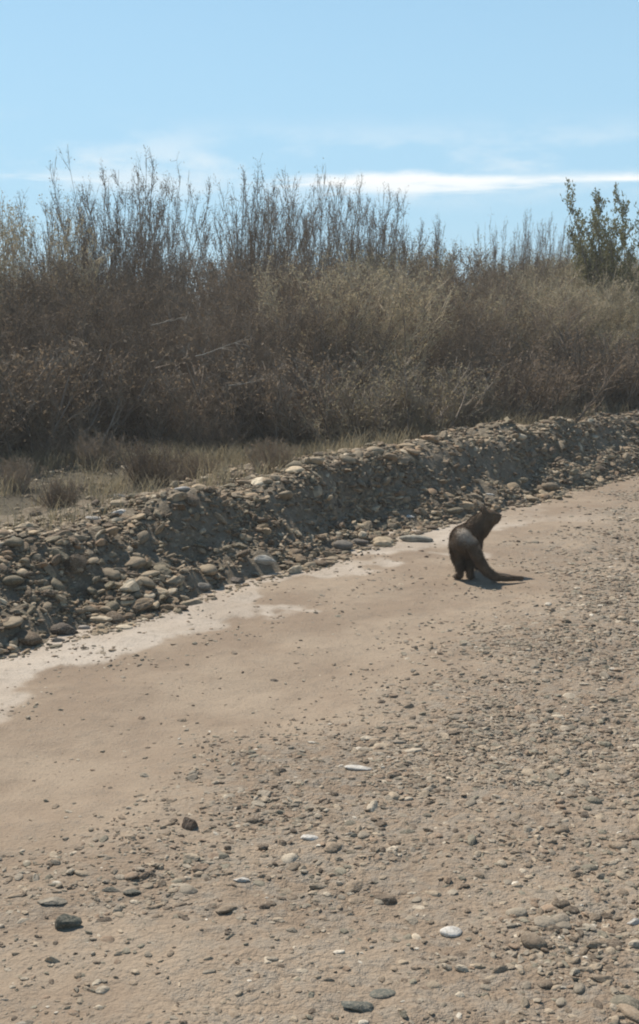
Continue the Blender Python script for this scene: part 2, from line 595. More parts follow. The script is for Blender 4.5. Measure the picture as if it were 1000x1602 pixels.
# -- stones that stand out
# column, row, half width, colour, height, shape, label
SPECIAL = [
    ('stone', 299, 1284, 15, (0.12, 0.08, 0.054), 2.6, 2, 'round dark brown stone alone on the smooth sand'),
    ('stone', 560, 1199, 22, (0.62, 0.57, 0.50), 0.55, 3, 'flat white stone in the middle of the road'),
    ('stone', 484, 1308, 16, (0.62, 0.57, 0.50), 0.9, 0, 'rounded whitish stone at the edge of the gravel'),
    ('stone', 706, 1455, 19, (0.62, 0.57, 0.50), 0.8, 6, 'bright white stone in the foreground gravel'),
    ('stone', 108, 1438, 22, (0.12, 0.118, 0.09), 1.9, 4, 'blocky dark green-grey stone in the lower left foreground'),
    ('stone', 175, 1390, 17, (0.12, 0.115, 0.09), 0.8, 5, 'flat dark stone above the blocky green-grey stone'),
    ('stone', 207, 1394, 15, (0.12, 0.115, 0.09), 0.8, 8, 'dark flat stone right beside another flat dark stone'),
    ('stone', 84, 1408, 30, (0.33, 0.28, 0.21), 0.35, 10, 'long thin pale slab lying behind the blocky stone'),
    ('stone', 375, 1374, 16, (0.58, 0.53, 0.46), 0.8, 1, 'tilted pale stone in the left gravel'),
    ('stone', 430, 1063, 10, (0.13, 0.10, 0.075), 1.1, 7, 'small brown stone far out on the bare sand'),
    ('stone', 994, 1441, 16, (0.62, 0.57, 0.50), 1.0, 10, 'white stone cut by the right edge of the picture'),
    ('stone', 560, 1570, 30, (0.155, 0.155, 0.125), 0.6, 11, 'broad greenish stone at the bottom edge'),
    ('stone', 600, 1552, 24, (0.15, 0.15, 0.12), 0.8, 12, 'squarish greenish stone near the bottom edge'),
    ('rock', 651, 838, 27, (0.33, 0.30, 0.24), 1.0, 3, 'big pale flat rock at the bank foot left of the cat'),
    ('rock', 564, 846, 14, (0.15, 0.125, 0.10), 1.3, 4, 'blocky brown rock at the bank foot'),
    ('rock', 537, 850, 17, (0.17, 0.15, 0.125), 1.2, 6, 'grey rock next to the blocky brown rock'),
    ('rock', 415, 872, 20, (0.46, 0.43, 0.37), 1.1, 5, 'rock with a pale top at the bank foot'),
    ('rock', 100, 982, 24, (0.105, 0.08, 0.06), 1.6, 8, 'large dark brown rock at the left end of the bank foot'),
    ('rock', 131, 980, 12, (0.40, 0.35, 0.30), 1.5, 0, 'pale rock leaning on the large dark brown rock'),
    ('rock', 88, 998, 14, (0.26, 0.22, 0.18), 1.1, 1, 'tan rock in front of the large dark brown rock'),
    ('rock', 372, 905, 16, (0.13, 0.105, 0.085), 0.9, 2, 'dark flat rock at the point of the bank foot'),
    ('rock', 317, 915, 15, (0.20, 0.18, 0.15), 0.9, 9, 'grey-brown rock half sunk in pale sand'),
    ('rock', 190, 800, 19, (0.62, 0.58, 0.52), 0.6, 10, 'bright flat stone on the left crest of the bank'),
    ('rock', 148, 810, 16, (0.52, 0.48, 0.42), 0.7, 11, 'pale flat stone beside the bright crest stone'),
    ('rock', 286, 762, 14, (0.50, 0.46, 0.41), 1.0, 12, 'pale stone on the soil behind the bank'),
    ('rock', 183, 775, 14, (0.42, 0.38, 0.32), 0.8, 13, 'tan slab on the soil left behind the bank'),
    ('rock', 640, 806, 11, (0.66, 0.63, 0.58), 0.9, 7, 'white stone on the bank face above the pale flat rock'),
    ('rock', 765, 772, 9, (0.62, 0.57, 0.50), 1.0, 3, 'small white stone on the bank behind the cat'),
]
SPOTS = []
for nm, u0, v0, hw, c0, fl, sh, lab in SPECIAL:
    p, kk = ground_hit(u0, v0 + hw * 0.3 * fl, surf_z)
    SPOTS.append((p, hw * kk / FPX))


def clear_of_spots(x, y, r):
    ok = np.ones(len(x), bool)
    for p, rr in SPOTS:
        ok &= np.hypot(x - p[0], y - p[1]) > rr * 0.9 + r
        ok &= ~((np.abs(x - p[0]) < rr + r) & (y < p[1]) & (y > p[1] - 0.05 - r) & (r > 0.016))
    return ok


# -- stones scattered over the road
def scatter_road():
    n = 520000
    ys = np.linspace(2.0, 15.0, 400)
    wdt = 0.36 * ys + 0.55
    cdf = np.cumsum(wdt)
    y = np.interp(rng.random(n), cdf / cdf[-1], ys)
    x = (rng.random(n) * 2 - 1) * (0.36 * y + 0.55)
    s, t = st(x, y)
    keep = t < foot_t(s) + 0.05
    dens = gravel_amt(s, t)
    thin = 0.045 + 0.2 * sstep(fbm(s, t, 0.35, 91, 3), 0.08, 0.4)
    edge = 0.4 * np.exp(-((foot_t(s) - t) / 0.13) ** 2)
    clus = sstep(fbm(s, t, 0.26, 95, 3), -0.3, 0.35)
    prob = np.clip(np.maximum(dens * (0.22 + 0.95 * clus), np.maximum(thin, edge)), 0, 1)
    keep &= rng.random(n) < prob
    x, y, s, t = x[keep], y[keep], s[keep], t[keep]
    n = len(x)
    r = 0.0060 * (1 - rng.random(n)) ** (-0.56)
    r = np.minimum(r, 0.011 + 0.027 * rng.random(n) ** 1.2)
    r *= 0.72 + 0.4 * gravel_amt(s, t)
    k = r / y > 0.00125
    x, y, s, t, r = x[k], y[k], s[k], t[k], r[k]
    k = clear_of_spots(x, y, r)
    x, y, s, t, r = x[k], y[k], s[k], t[k], r[k]
    z = road_z(s, t)
    return x, y, z, s, t, r


x, y, z, s, t, r = scatter_road()
ci, col = pick_colors(len(x), (6, 4, 3, 6, 2.6, 0.3, 3.2, 2.4))
zc = z + r * rng.uniform(-0.17, 0.20, len(x)) - np.clip(r - 0.014, 0, 1) * 0.22
rowsR = np.c_[x, y, zc, r, rng.uniform(0, 6.28, len(x)), rng.normal(0, 0.13, len(x)), rng.normal(0, 0.13, len(x)),
              rng.integers(0, 14, len(x)), col]
u_, v_, dp_ = project(x, y, z)
app = r / dp_ * ((u_ > 4) & (u_ < 996) & (v_ < 1598))



def single(name, row, pidx, label, group, cat='stone', me=None, flat=1.0):
    o = link(name, me or ROCK_ME[int(row[7])], None, (row[0], row[1], row[2]), (row[6], row[5], row[4]),
             (row[3], row[3], row[3] * flat))
    o.color = (row[8], row[9], row[10], 1)
    return tag(o, label, cat, group)


SHORT = {  # how the stones that stand out are called when another stone is described by them
    0: 'the round dark brown stone', 1: 'the flat white stone', 2: 'the rounded whitish stone', 3: 'the bright white foreground stone',
    4: 'the blocky green-grey stone', 7: 'the long pale slab', 9: 'the brown stone on bare sand', 10: 'the white right-edge stone',
    11: 'the broad greenish bottom stone', 13: 'the big pale flat rock', 14: 'the blocky brown rock', 16: 'the pale-topped rock',
    17: 'the large dark brown rock', 20: 'the dark flat rock', 22: 'the bright crest stone', 26: 'the white bank stone', 27: 'the small white bank stone'}


def by_neighbour(u0, v0, keys):
    best = min(keys, key=lambda k: math.hypot(SPECIAL[k][1] - u0, (SPECIAL[k][2] - v0) * 1.6))
    du, dv = u0 - SPECIAL[best][1], (v0 - SPECIAL[best][2]) * 1.6
    dist = math.hypot(du, dv)
    w = 'close' if dist < 70 else ('near' if dist < 170 else 'far')
    if abs(du) > 2.2 * abs(dv):
        d = 'left of' if du < 0 else 'right of'
    elif abs(dv) > 2.2 * abs(du):
        d = 'behind' if dv < 0 else 'before'
    else:
        d = ('behind ' if dv < 0 else 'before ') + ('left of' if du < 0 else 'right of')
    return '%s %s %s' % (w, d, SHORT[best])


ROAD_KEYS = [k for k in SHORT if k < 13]
BANK_KEYS = [k for k in SHORT if k >= 13]


def where_road(s0, t0, u0, v0):
    return by_neighbour(u0, v0, ROAD_KEYS)


def size_word(px):
    return 'large' if px > 34 else ('medium' if px > 22 else 'small')


for (nm, u0, v0, hw, c0, fl, sh, lab), (p, rr) in zip(SPECIAL, SPOTS):
    row = [p[0], p[1], p[2] + rr * 0.12 * fl, rr, (sh * 0.37) % 0.5 - 0.25, 0.05, -0.06, sh, c0[0], c0[1], c0[2]]
    single(nm, row, 0, lab, 'stones lying on the dirt road' if nm == 'stone' else 'rocks of the roadside bank', nm, flat=fl)
order = np.argsort(-app)
top = order[:270]
for k in top:
    px = 2 * r[k] / dp_[k] * FPX
    lab = '%s %s stone %s' % (size_word(px), PNAME[ci[k]], where_road(s[k], t[k], u_[k], v_[k]))
    single('stone', rowsR[k], ci[k], lab, 'stones lying on the dirt road')
rest = np.ones(len(x), bool)
rest[top] = False
big = rest & (r / dp_ > 0.0046)
joined('gravel', rowsR[big], 1, 'loose gravel scattered over the dirt road', 'gravel')
joined('grit', rowsR[rest & ~big], 0, 'fine grit scattered over the dirt road', 'grit')

# -- rubble of the bank
n = 150000
ss = 2.2 + 15 * rng.random(n)
qq = rng.random(n) * 1.75 - 0.12
qq = np.where(rng.random(n) < 0.26, 1.0 + 4.5 * rng.random(n) ** 1.4, qq)
tt = foot_t(ss) + qq
dens = np.interp(qq, [-0.12, 0.0, 0.1, 0.35, 0.5, 0.62, 0.75, 1.0, 1.6, 5], [0.08, 0.55, 0.75, 0.95, 1.0, 0.75, 0.55, 0.4, 0.4, 0.3])
dens = dens * np.clip(0.6 + 1.7 * fbm(ss, tt, 0.45, 111, 3), 0.42, 1.2)
k = rng.random(n) < dens * 0.9
ss, tt, qq = ss[k], tt[k], qq[k]
n = len(ss)
rb = 0.0135 * (1 - rng.random(n)) ** (-0.5)
rb = np.minimum(rb, 0.024 + 0.068 * rng.random(n) ** 1.8)
rb *= np.interp(qq, [-0.1, 0.05, 0.4, 0.7, 1.2], [0.75, 1.15, 0.85, 1.1, 0.9])
xb, yb = xy(ss, tt)
k = clear_of_spots(xb, yb, rb)
ss, tt, qq, rb, xb, yb = ss[k], tt[k], qq[k], rb[k], xb[k], yb[k]
n = len(ss)
zb = surf_z(ss, tt) + rb * rng.uniform(0.0, 0.3, n)
cb, colb = pick_colors(n, (3.5, 5, 4, 2.4, 2.0, 1.0, 4.5, 1.0))
colb = np.where((qq > 0.55)[:, None] & (rng.random(n) < 0.4)[:, None], colb * 1.3, colb) * np.array((0.92, 0.86, 0.76))
tl = np.interp(qq, [0, 0.3, 0.5, 0.65, 0.9], [0.1, 0.35, 0.45, 0.12, 0.1])
rowsB = np.c_[xb, yb, zb, rb, rng.uniform(0, 6.28, n), rng.normal(0, 1, n) * tl, rng.normal(0, 1, n) * tl,
              rng.integers(0, 14, n), colb]
ub, vb, db = project(xb, yb, zb)
big_enough = rb / db > 0.0017
appb = rb / db * ((ub > 4) & (ub < 996)) * (qq < 0.9)
topb = np.argsort(-appb)[:250]


def where_bank(q, u0, v0):
    a = 'at bank foot' if q < 0.3 else ('on bank face' if q < 0.58 else 'on bank crest')
    return '%s, %s' % (a, by_neighbour(u0, v0, BANK_KEYS))


for k in topb:
    px = 2 * rb[k] / db[k] * FPX
    lab = '%s %s rock %s' % (size_word(px), PNAME[cb[k]], where_bank(qq[k], ub[k], vb[k]))
    single('rock', rowsB[k], cb[k], lab, 'rocks of the roadside bank', 'rock')
restb = np.ones(n, bool)
restb[topb] = False
bigb = restb & (rb / db > 0.0042)
joined('rubble', rowsB[bigb], 1, 'small broken stones heaped along the bank', 'rubble')
joined('scree', rowsB[restb & ~bigb & big_enough], 0, 'small stones of the bank further along the road', 'rubble')

# ------------------------------------------------------------------ shrubs


class Tubes:
    """collects thin tapering three-sided branches and small leaves"""

    def __init__(self):
        self.V, self.F, self.n = [], [], 0
        self.LV, self.LF, self.ln = [], [], 0

    def branch(self, P, r0, r1, k=3):
        P = np.asarray(P)
        m = len(P)
        d = np.gradient(P, axis=0)
        d /= np.linalg.norm(d, axis=1)[:, None] + 1e-9
        ref = np.array((0.31, 0.22, 0.1)) if abs(d[0][2]) > 0.5 else np.array((0, 0, 1.0))
        a = np.cross(d, ref)
        a /= np.linalg.norm(a, axis=1)[:, None] + 1e-9
        b = np.cross(d, a)
        rr = np.linspace(r0, r1, m)[:, None]
        rings = [P + rr * (a * math.cos(2 * math.pi * j / k) + b * math.sin(2 * math.pi * j / k)) for j in range(k)]
        self.V.append(np.stack(rings, 1).reshape(-1, 3))
        i = np.arange(m - 1)[:, None] * k + self.n
        for j in range(k):
            j2 = (j + 1) % k
            self.F.append(np.concatenate([i + j, i + j2, i + k + j2, i + k + j], 1))
        self.n += m * k

    def sticks(self, P0, P1, r0, r1):
        """many straight twigs at once"""
        P0, P1 = np.array(P0), np.array(P1)
        d = P1 - P0
        d /= np.linalg.norm(d, axis=1)[:, None] + 1e-9
        a = np.cross(d, np.array((0.31, 0.77, 0.55)))
        a /= np.linalg.norm(a, axis=1)[:, None] + 1e-9
        b = np.cross(d, a)
        ring = [a * math.cos(2.0944 * j) + b * math.sin(2.0944 * j) for j in range(3)]
        V = np.stack([P0 + r0 * q for q in ring] + [P1 + r1 * q for q in ring], 1)
        i = np.arange(len(P0))[:, None] * 6 + self.n
        self.V.append(V.reshape(-1, 3))
        for j in range(3):
            j2 = (j + 1) % 3
            self.F.append(np.concatenate([i + j, i + j2, i + 3 + j2, i + 3 + j], 1))
        self.n += len(P0) * 6

    def leaves(self, P, L_, r):
        """small folded leaf blades at points P"""
        n = len(P)
        d = r.normal(size=(n, 3))
        d[:, 2] += 0.5
        d /= np.linalg.norm(d, axis=1)[:, None]
        sd = np.cross(d, r.normal(size=(n, 3)))
        sd /= np.linalg.norm(sd, axis=1)[:, None] + 1e-9
        ln = L_ * r.uniform(0.6, 1.3, (n, 1))
        w = ln * 0.22
        A, B = P, P + d * ln * 0.5 + sd * w
        Cc, E = P + d * ln, P + d * ln * 0.5 - sd * w
        self.LV.append(np.stack([A, B, Cc, E], 1).reshape(-1, 3))
        self.LF.append(np.arange(n * 4).reshape(n, 4) + self.ln)
        self.ln += n * 4

    def tubes_mesh(self, name, mat):
        return mesh_np(name, np.concatenate(self.V), np.concatenate(self.F), True, None, mat)


def mesh_two(name, T, mat_a, mat_b):
    """twigs and leaves of one crown"""
    V = np.concatenate(T.V + T.LV) if T.LV else np.concatenate(T.V)
    F = np.concatenate(T.F)
    nf = len(F)
    if T.LF:
        F = np.concatenate([F, np.concatenate(T.LF) + T.n])
    me = mesh_np(name, V, F, False, None, mat_a)
    me.materials.append(mat_b)
    mi = np.zeros(len(F), np.int32)
    mi[nf:] = 1
    me.polygons.foreach_set('material_index', mi)
    return me


def curve_pts(p, d, length, n, r, wob, up):
    P = [np.array(p, float)]
    d = np.array(d, float)
    d /= np.linalg.norm(d)
    for _ in range(n):
        d = d + r.normal(0, wob, 3) + np.array((0, 0, up))
        d /= np.linalg.norm(d)
        P.append(P[-1] + d * length / n)
    return np.array(P)


def make_shrub(seed, height, n_stem, spread, tilt, n_side, side_len, n_fine, leaf_n, leaf_len, up=0.05, leaf_low=0.15, wob=0.07, splay=0.8, hlow=0.62, topf=0.85, tw=1.0):
    """returns (trunk mesh arrays, crown arrays); unit in metres, base at the origin"""
    r = np.random.default_rng(seed)
    A, B = Tubes(), Tubes()
    for k in range(n_stem):
        az = r.uniform(0, 6.283)
        ti = tilt * math.sqrt(r.random())
        d = np.array((math.cos(az) * math.sin(ti), math.sin(az) * math.sin(ti), math.cos(ti)))
        p = (spread * r.normal() * 0.5, spread * r.normal() * 0.5, -0.06)
        ln = height * r.uniform(hlow, 1.0) / max(0.55, math.cos(ti * 0.8))
        P = curve_pts(p, d, ln, 7, r, wob, up)
        A.branch(P, r.uniform(0.010, 0.018), 0.003)
        tips, fine0, fine1 = [], [], []
        for j in range(n_side):
            f = r.uniform(0.08, 0.98) ** topf
            x_ = f * 7
            i = min(int(x_), 6)
            q = P[i] + (P[i + 1] - P[i]) * (x_ - i)
            dd = P[i + 1] - P[i]
            dd = dd / np.linalg.norm(dd)
            az2 = r.uniform(0, 6.283)
            o = np.array((math.cos(az2), math.sin(az2), r.uniform(-0.15, 0.5)))
            d2 = dd * r.uniform(0.35, 1.0) * (1.8 - splay) + o * splay
            l2 = side_len * r.uniform(0.4, 1.15) * (1.15 - 0.6 * f)
            Q = curve_pts(q, d2, l2, 3, r, 0.16, 0.12)
            B.branch(Q, 0.0048 * tw, 0.0016 * tw)
            tips.append(Q)
            for h in range(n_fine):
                e = r.integers(1, 4)
                d3 = (Q[e] - Q[e - 1]) / (l2 / 3) + r.normal(0, 0.6, 3) + np.array((0, 0, 0.05))
                fine0.append(Q[e])
                fine1.append(Q[e] + d3 / math.sqrt(d3 @ d3) * l2 * r.uniform(0.3, 0.6))
        B.sticks(fine0, fine1, 0.0026, 0.0012)
        tips.append(np.array(fine1))
        if leaf_n:
            allp = np.concatenate(tips)
            idx = r.integers(0, len(allp), leaf_n)
            pp = allp[idx] + r.normal(0, 0.02, (leaf_n, 3))
            B.leaves(pp[pp[:, 2] > leaf_low], leaf_len, r)
    return A, B


def shrub_proto(name, seed, mats, **kw):
    A, B = make_shrub(seed, **kw)
    return A.tubes_mesh(name + '_stems', mats[0]), mesh_two(name + '_crown', B, mats[1], mats[2]), max(v[:, 2].max() for v in B.V)


TALL = [shrub_proto('tall', 200 + k, (M_BARK, M_TWIG, M_LEAF_DRY), height=2.9, n_stem=74, spread=0.28, tilt=0.50, n_side=22,
                    side_len=0.36, n_fine=5, leaf_n=170, leaf_len=0.026, up=0.012, wob=0.06, splay=0.55, hlow=0.45, topf=0.62, tw=0.9)
        for k in range(3)]
DENSE = [shrub_proto('dense', 300 + k, (M_BARK, M_TWIG, M_LEAF_DRY), height=2.1, n_stem=34, spread=0.8, tilt=0.6, n_side=26,
                     side_len=0.5, n_fine=5, leaf_n=380, leaf_len=0.03, up=0.05, leaf_low=0.05, splay=0.75, hlow=0.72, topf=0.7)
         for k in range(3)]
OLIVE = [shrub_proto('olive', 400 + k, (M_BARK, M_TWIG_TAN, M_LEAF_OLIVE), height=2.0, n_stem=32, spread=0.8, tilt=0.65, n_side=24,
                     side_len=0.5, n_fine=5, leaf_n=600, leaf_len=0.03, up=0.05, leaf_low=0.05, splay=0.75, hlow=0.78, topf=0.7)
         for k in range(3)]
LEAFY = shrub_proto('leafy', 500, (M_BARK, M_TWIG, M_LEAF_GREEN), height=2.4, n_stem=34, spread=0.3, tilt=0.5, n_side=16,
                    side_len=0.34, n_fine=4, leaf_n=900, leaf_len=0.046, up=0.03, splay=0.6, hlow=0.7)
LOW = [shrub_proto('low', 600 + k, (M_BARK, M_TWIG_TAN, M_GRASS), height=0.8, n_stem=40, spread=0.35, tilt=0.9, n_side=12,
                   side_len=0.26, n_fine=4, leaf_n=90, leaf_len=0.03, up=0.05, leaf_low=0.02) for k in range(3)]


LOWD = [(a, b.copy(), c) for a, b, c in LOW]
for a, b, c in LOWD:
    b.materials[0] = M_TWIG
    b.materials[1] = M_LEAF_DRY
for a, b, c in LOW:
    b.materials[0] = M_TWIG_MID


def shrub(name, proto, x, y, z, rot, sc, label, group, cat='shrub'):
    o = link(name, None, None, (x, y, z), (random.uniform(-.05, .05), random.uniform(-.05, .05), rot), sc)
    tag(o, label, cat, group)
    link('trunk', proto[0], o)
    link('crown', proto[1], o)
    return o


def gz(x, y):
    s0, t0 = st(x, y)
    return float(surf_z(np.array([s0]), np.array([t0]))[0])


# shrubs whose bare tops stand out against the sky: column, line t, top row, kind, label
SKYLINE = [
    (12, 10.9, 288, OLIVE[0], 'leafy-topped shrub at the left end of the thicket skyline'),
    (88, 11.2, 280, TALL[0], 'bare shrub between the leafy left end and the tallest clump'),
    (140, 11.6, 284, TALL[1], 'bare twiggy shrub just left of the tallest clump'),
    (196, 10.8, 222, TALL[2], 'tallest bare shrub of the left skyline clump'),
    (252, 11.2, 232, TALL[1], 'tall bare shrub at the right of the left skyline clump'),
    (378, 10.6, 232, TALL[1], 'tall bare shrub just right of the gap in the skyline'),
    (426, 11.2, 254, TALL[2], 'bare shrub with fanned stems near the skyline middle'),
    (490, 10.4, 250, TALL[0], 'bare many-stemmed shrub at the skyline middle'),
    (548, 10.6, 276, TALL[2], 'bare shrub below the left end of the white cloud'),
    (596, 9.6, 268, TALL[1], 'last tall bare shrub before the skyline drops'),
    (655, 9.6, 330, TALL[0], 'thin bare shrub on the falling part of the skyline'),
    (772, 8.6, 322, TALL[1], 'small upright bush standing up from the right skyline'),
    (812, 8.9, 318, TALL[0], 'thin upright bare shrub between two small ones on the right skyline'),
    (862, 8.7, 322, TALL[2], 'bare shrub just left of the green bush on the right'),
]
for u0, t0, v0, pr, lab in SKYLINE:
    x0, y0 = at(u0, t0)
    z0 = gz(x0, y0)
    hgt = elev_z(v0, y0) - z0
    pr_h = pr[2]
    k = hgt / pr_h
    wd = k * (0.60 if u0 < 700 else 0.36)
    shrub('bare_shrub', pr, x0, y0, z0 - 0.03, random.uniform(0, 6.28), (wd, wd, k), lab, 'shrubs standing out on the thicket skyline')
x0, y0 = at(964, 7.4)
z0 = gz(x0, y0)
k = (elev_z(280, y0) - z0) / LEAFY[2]
shrub('leafy_bush', LEAFY, x0, y0, z0 - 0.03, 1.0, (k * 0.62, k * 0.62, k), 'green leafy bush rising above the thicket near the right edge', None, 'bush')

# the body of the thicket
PLACE_U = [0, 60, 150, 235, 320, 440, 560, 660, 750, 830, 900, 1000]
PLACE = ['off the left edge', 'by the left edge', 'left of the tallest skyline clump', 'under the tallest skyline shrub',
         'under the right of the tall clump', 'just right of the skyline gap', 'under the skyline middle', 'where the skyline drops',
         'under the low part of the skyline', 'under the small upright bush', 'left of the green leafy bush', 'in front of the green leafy bush',
         'off the right edge']


def thicket_edge(s0):
    return float(np.interp(s0, [2, 7, 9, 10.5, 12, 14, 18, 40], [10.6, 10.2, 9.4, 8.2, 7.2, 6.7, 6.6, 6.6]))


cnt = 0
for row, (off, top_h) in enumerate(((0.0, 0.80), (0.8, 0.93), (1.7, 1.0), (2.7, 1.04), (4.0, 1.06))):
    step = (1.0, 1.0, 1.05, 1.2, 1.5)[row]
    s0 = 2.5 + 0.3 * row
    while s0 < 30 + 2 * row:
        sj = s0 + random.uniform(-.3, .3)
        edge = thicket_edge(sj)
        tj = edge + off + random.uniform(-.3, .3)
        x0, y0 = xy(sj, tj)
        u0, v0, d0 = project(x0, y0, 1.0)
        if d0 > 2 and -320 < u0 < 1320:
            right = u0 > 600 + random.uniform(-120, 120)
            pr = random.choice(OLIVE + DENSE[:2]) if right else random.choice(DENSE)
            hh = np.interp(u0, [0, 150, 290, 325, 350, 600, 680, 1000], [342, 344, 352, 384, 350, 352, 368, 378])
            ph = pr[2]
            k = (elev_z(hh, y0) - gz(x0, y0)) / ph * random.uniform(0.88, 1.0)
            k = k * (top_h if row < 2 else 1.0)
            wd = min(k, 1.1) * random.uniform(0.8, 1.0)
            band_ = ('front', 'second row', 'middle', 'rear', 'far rear')[row]
            side = PLACE[int(np.searchsorted(PLACE_U, u0))]
            kind = 'olive-brown' if pr in OLIVE else 'grey-brown'
            shrub('thicket_shrub', pr, x0, y0, gz(x0, y0) - 0.03, random.uniform(0, 6.28), (wd, wd, k),
                  '%s twiggy shrub in the thicket %s, %s' % (kind, band_, side),
                  'shrubs massed in the thicket')
            cnt += 1
        s0 += step * random.uniform(0.85, 1.15)

# low pale bushes along the front of the thicket
LOWS = [(560, 6.6, 1.0, 'low pale twiggy bush at the thicket edge above the middle of the bank'),
        (620, 6.4, 1.25, 'widest low straw-coloured bush right behind the bank crest'),
        (680, 6.3, 1.05, 'low straw-coloured bush where the bank meets the thicket'),
        (745, 6.1, 0.75, 'small straw-coloured bush behind the far bank crest'),
        (850, 6.1, 0.8, 'low dry bush behind the far bank, left of the dark gap'),
        (940, 6.1, 0.7, 'low dry bush on the far bank by the right edge'),
        (232, 6.9, 0.5, 'dark twiggy weed standing alone on the soil behind the bank'),
        (255, 8.8, 0.7, 'low twiggy bush at the foot of the left thicket'),
        (480, 7.2, 0.9, 'low twiggy bush behind the middle of the bank'),
        (175, 9.2, 0.7, 'low bush with straw leaves at the base of the left thicket'),
        (60, 9.2, 0.6, 'low bush at the base of the thicket near the left edge'),
        (30, 7.4, 0.34, 'small dry weed on the bare soil near the left edge'), (95, 6.6, 0.30, 'small dry weed just behind the left end of the bank'),
        (150, 7.8, 0.42, 'dry weed in the middle of the soil behind the bank'), (310, 6.5, 0.36, 'dry weed close behind the bank crest, left of centre'),
        (330, 7.6, 0.5, 'dry weed between the bank and the thicket, left of centre'), (90, 8.4, 0.45, 'dry weed near the foot of the left thicket'),
        (430, 5.55, 0.32, 'tiny greenish weed growing on the bank crest')]
for i, (u0, t0, k, lab) in enumerate(LOWS):
    x0, y0 = at(u0, t0)
    shrub('low_bush', (LOWD if u0 < 540 else LOW)[i % 3], x0, y0, gz(x0, y0) - 0.02, random.uniform(0, 6.28), (k, k, k), lab, 'low bushes along the thicket edge', 'bush')

# brown undergrowth bushes along the foot of the thicket
s0 = 3.2
while s0 < 20:
    sj = s0 + random.uniform(-.2, .2)
    tj = thicket_edge(sj) - random.uniform(0.5, 1.0)
    x0, y0 = xy(sj, tj)
    u0, v0, d0 = project(x0, y0, 0.6)
    if -250 < u0 < 1250:
        k = random.uniform(0.9, 1.5)
        shrub('low_bush', random.choice(LOWD), x0, y0, gz(x0, y0) - 0.02, random.uniform(0, 6.28), (k * 1.1, k * 1.1, k),
              'low brown bush at the thicket foot, %s' % PLACE[int(np.searchsorted(PLACE_U, u0))], 'low bushes along the thicket edge', 'bush')
    s0 += random.uniform(0.45, 0.75)

# dead branches caught in the thicket
DEAD = [(270, 505, 9.6, 0.4, 'pale dead branch hung highest in the left thicket'), (350, 552, 9.4, 0.55, 'longest pale dead branch lying across the left thicket'),
        (262, 594, 9.5, 0.4, 'pale dead branch low in the left thicket'), (385, 600, 9.0, 0.35, 'short pale dead branch low in the middle thicket'),
        (40, 568, 9.9, 0.35, 'short pale dead branch in the thicket near the left edge'), (170, 605, 9.6, 0.45, 'upright pale broken branch at the thicket foot')]
for i, (u0, v0, t0, ln, lab) in enumerate(DEAD):
    r_ = np.random.default_rng(700 + i)
    for _ in range(6):
        x0, y0 = at(u0, t0, 0.9)
        t0 = thicket_edge(st(x0, y0)[0]) - 0.25
    z0 = elev_z(v0, y0)
    T = Tubes()
    d = (0.3, 0.1, 0.9) if i == 5 else (0.95, 0.2, 0.12)
    P = curve_pts((-ln / 2 * d[0], 0, -ln / 2 * d[2]), d, ln, 7, r_, 0.13, 0.0)
    T.branch(P, 0.007, 0.002, 5)
    for j in range(5):
        e = r_.integers(1, 7)
        T.branch(curve_pts(P[e], np.array(d) + r_.normal(0, 0.5, 3), ln * 0.3, 3, r_, 0.2, 0), 0.0035, 0.0015, 3)
    me = T.tubes_mesh('dead_branch', M_DEADWOOD)
    tag(link('dead_branch', me, None, (x0, y0, z0)), lab, 'branch', 'dead branches caught in the thicket')

# dry grass and litter on the soil behind the bank: nobody could count it
r_ = np.random.default_rng(900)
nt_ = 20000
sg = 2.5 + 16 * r_.random(nt_)
tg = 5.35 + 5.0 * r_.random(nt_) ** 1.3
dg = sstep(fbm(sg, tg, 0.7, 901, 3), -0.15, 0.35) * np.where(tg < 6.0, 0.25, 0.8)
kp = r_.random(nt_) < dg
sg, tg = sg[kp], tg[kp]
xg, yg = xy(sg, tg)
zg = surf_z(sg, tg)
VV, FF = [], []
nb = 9
for j in range(nb):
    n = len(xg)
    az = r_.uniform(0, 6.283, n)
    h = r_.uniform(0.05, 0.20, n)
    lean = r_.uniform(0.2, 1.3, n)
    bx, by = xg + r_.normal(0, 0.03, n), yg + r_.normal(0, 0.03, n)
    wv = 0.0028
    dx, dy = np.cos(az), np.sin(az)
    p0 = np.stack([bx - dy * wv, by + dx * wv, zg - 0.01], 1)
    p1 = np.stack([bx + dy * wv, by - dx * wv, zg - 0.01], 1)
    m0 = np.stack([bx + dx * h * lean * 0.4 + dy * wv * .7, by + dy * h * lean * 0.4 - dx * wv * .7, zg + h * 0.6], 1)
    m1 = np.stack([bx + dx * h * lean * 0.4 - dy * wv * .7, by + dy * h * lean * 0.4 + dx * wv * .7, zg + h * 0.6], 1)
    t0_ = np.stack([bx + dx * h * lean, by + dy * h * lean, zg + h], 1)
    t1_ = t0_ + np.array((0.0008, 0, 0))
    o0 = sum(len(v) for v in VV)
    VV.append(np.stack([p0, p1, m0, m1, t0_, t1_], 1).reshape(-1, 3))
    i = np.arange(n)[:, None] * 6 + o0
    FF.append(np.concatenate([i, i + 1, i + 2, i + 3], 1))
    FF.append(np.concatenate([i + 3, i + 2, i + 4, i + 5], 1))
me = mesh_np('dry_grass', np.concatenate(VV), np.concatenate(FF), False, None, M_GRASS)
tag(link('dry_grass', me), 'short dry straw-coloured grass behind the stone bank', 'grass', kind='stuff')


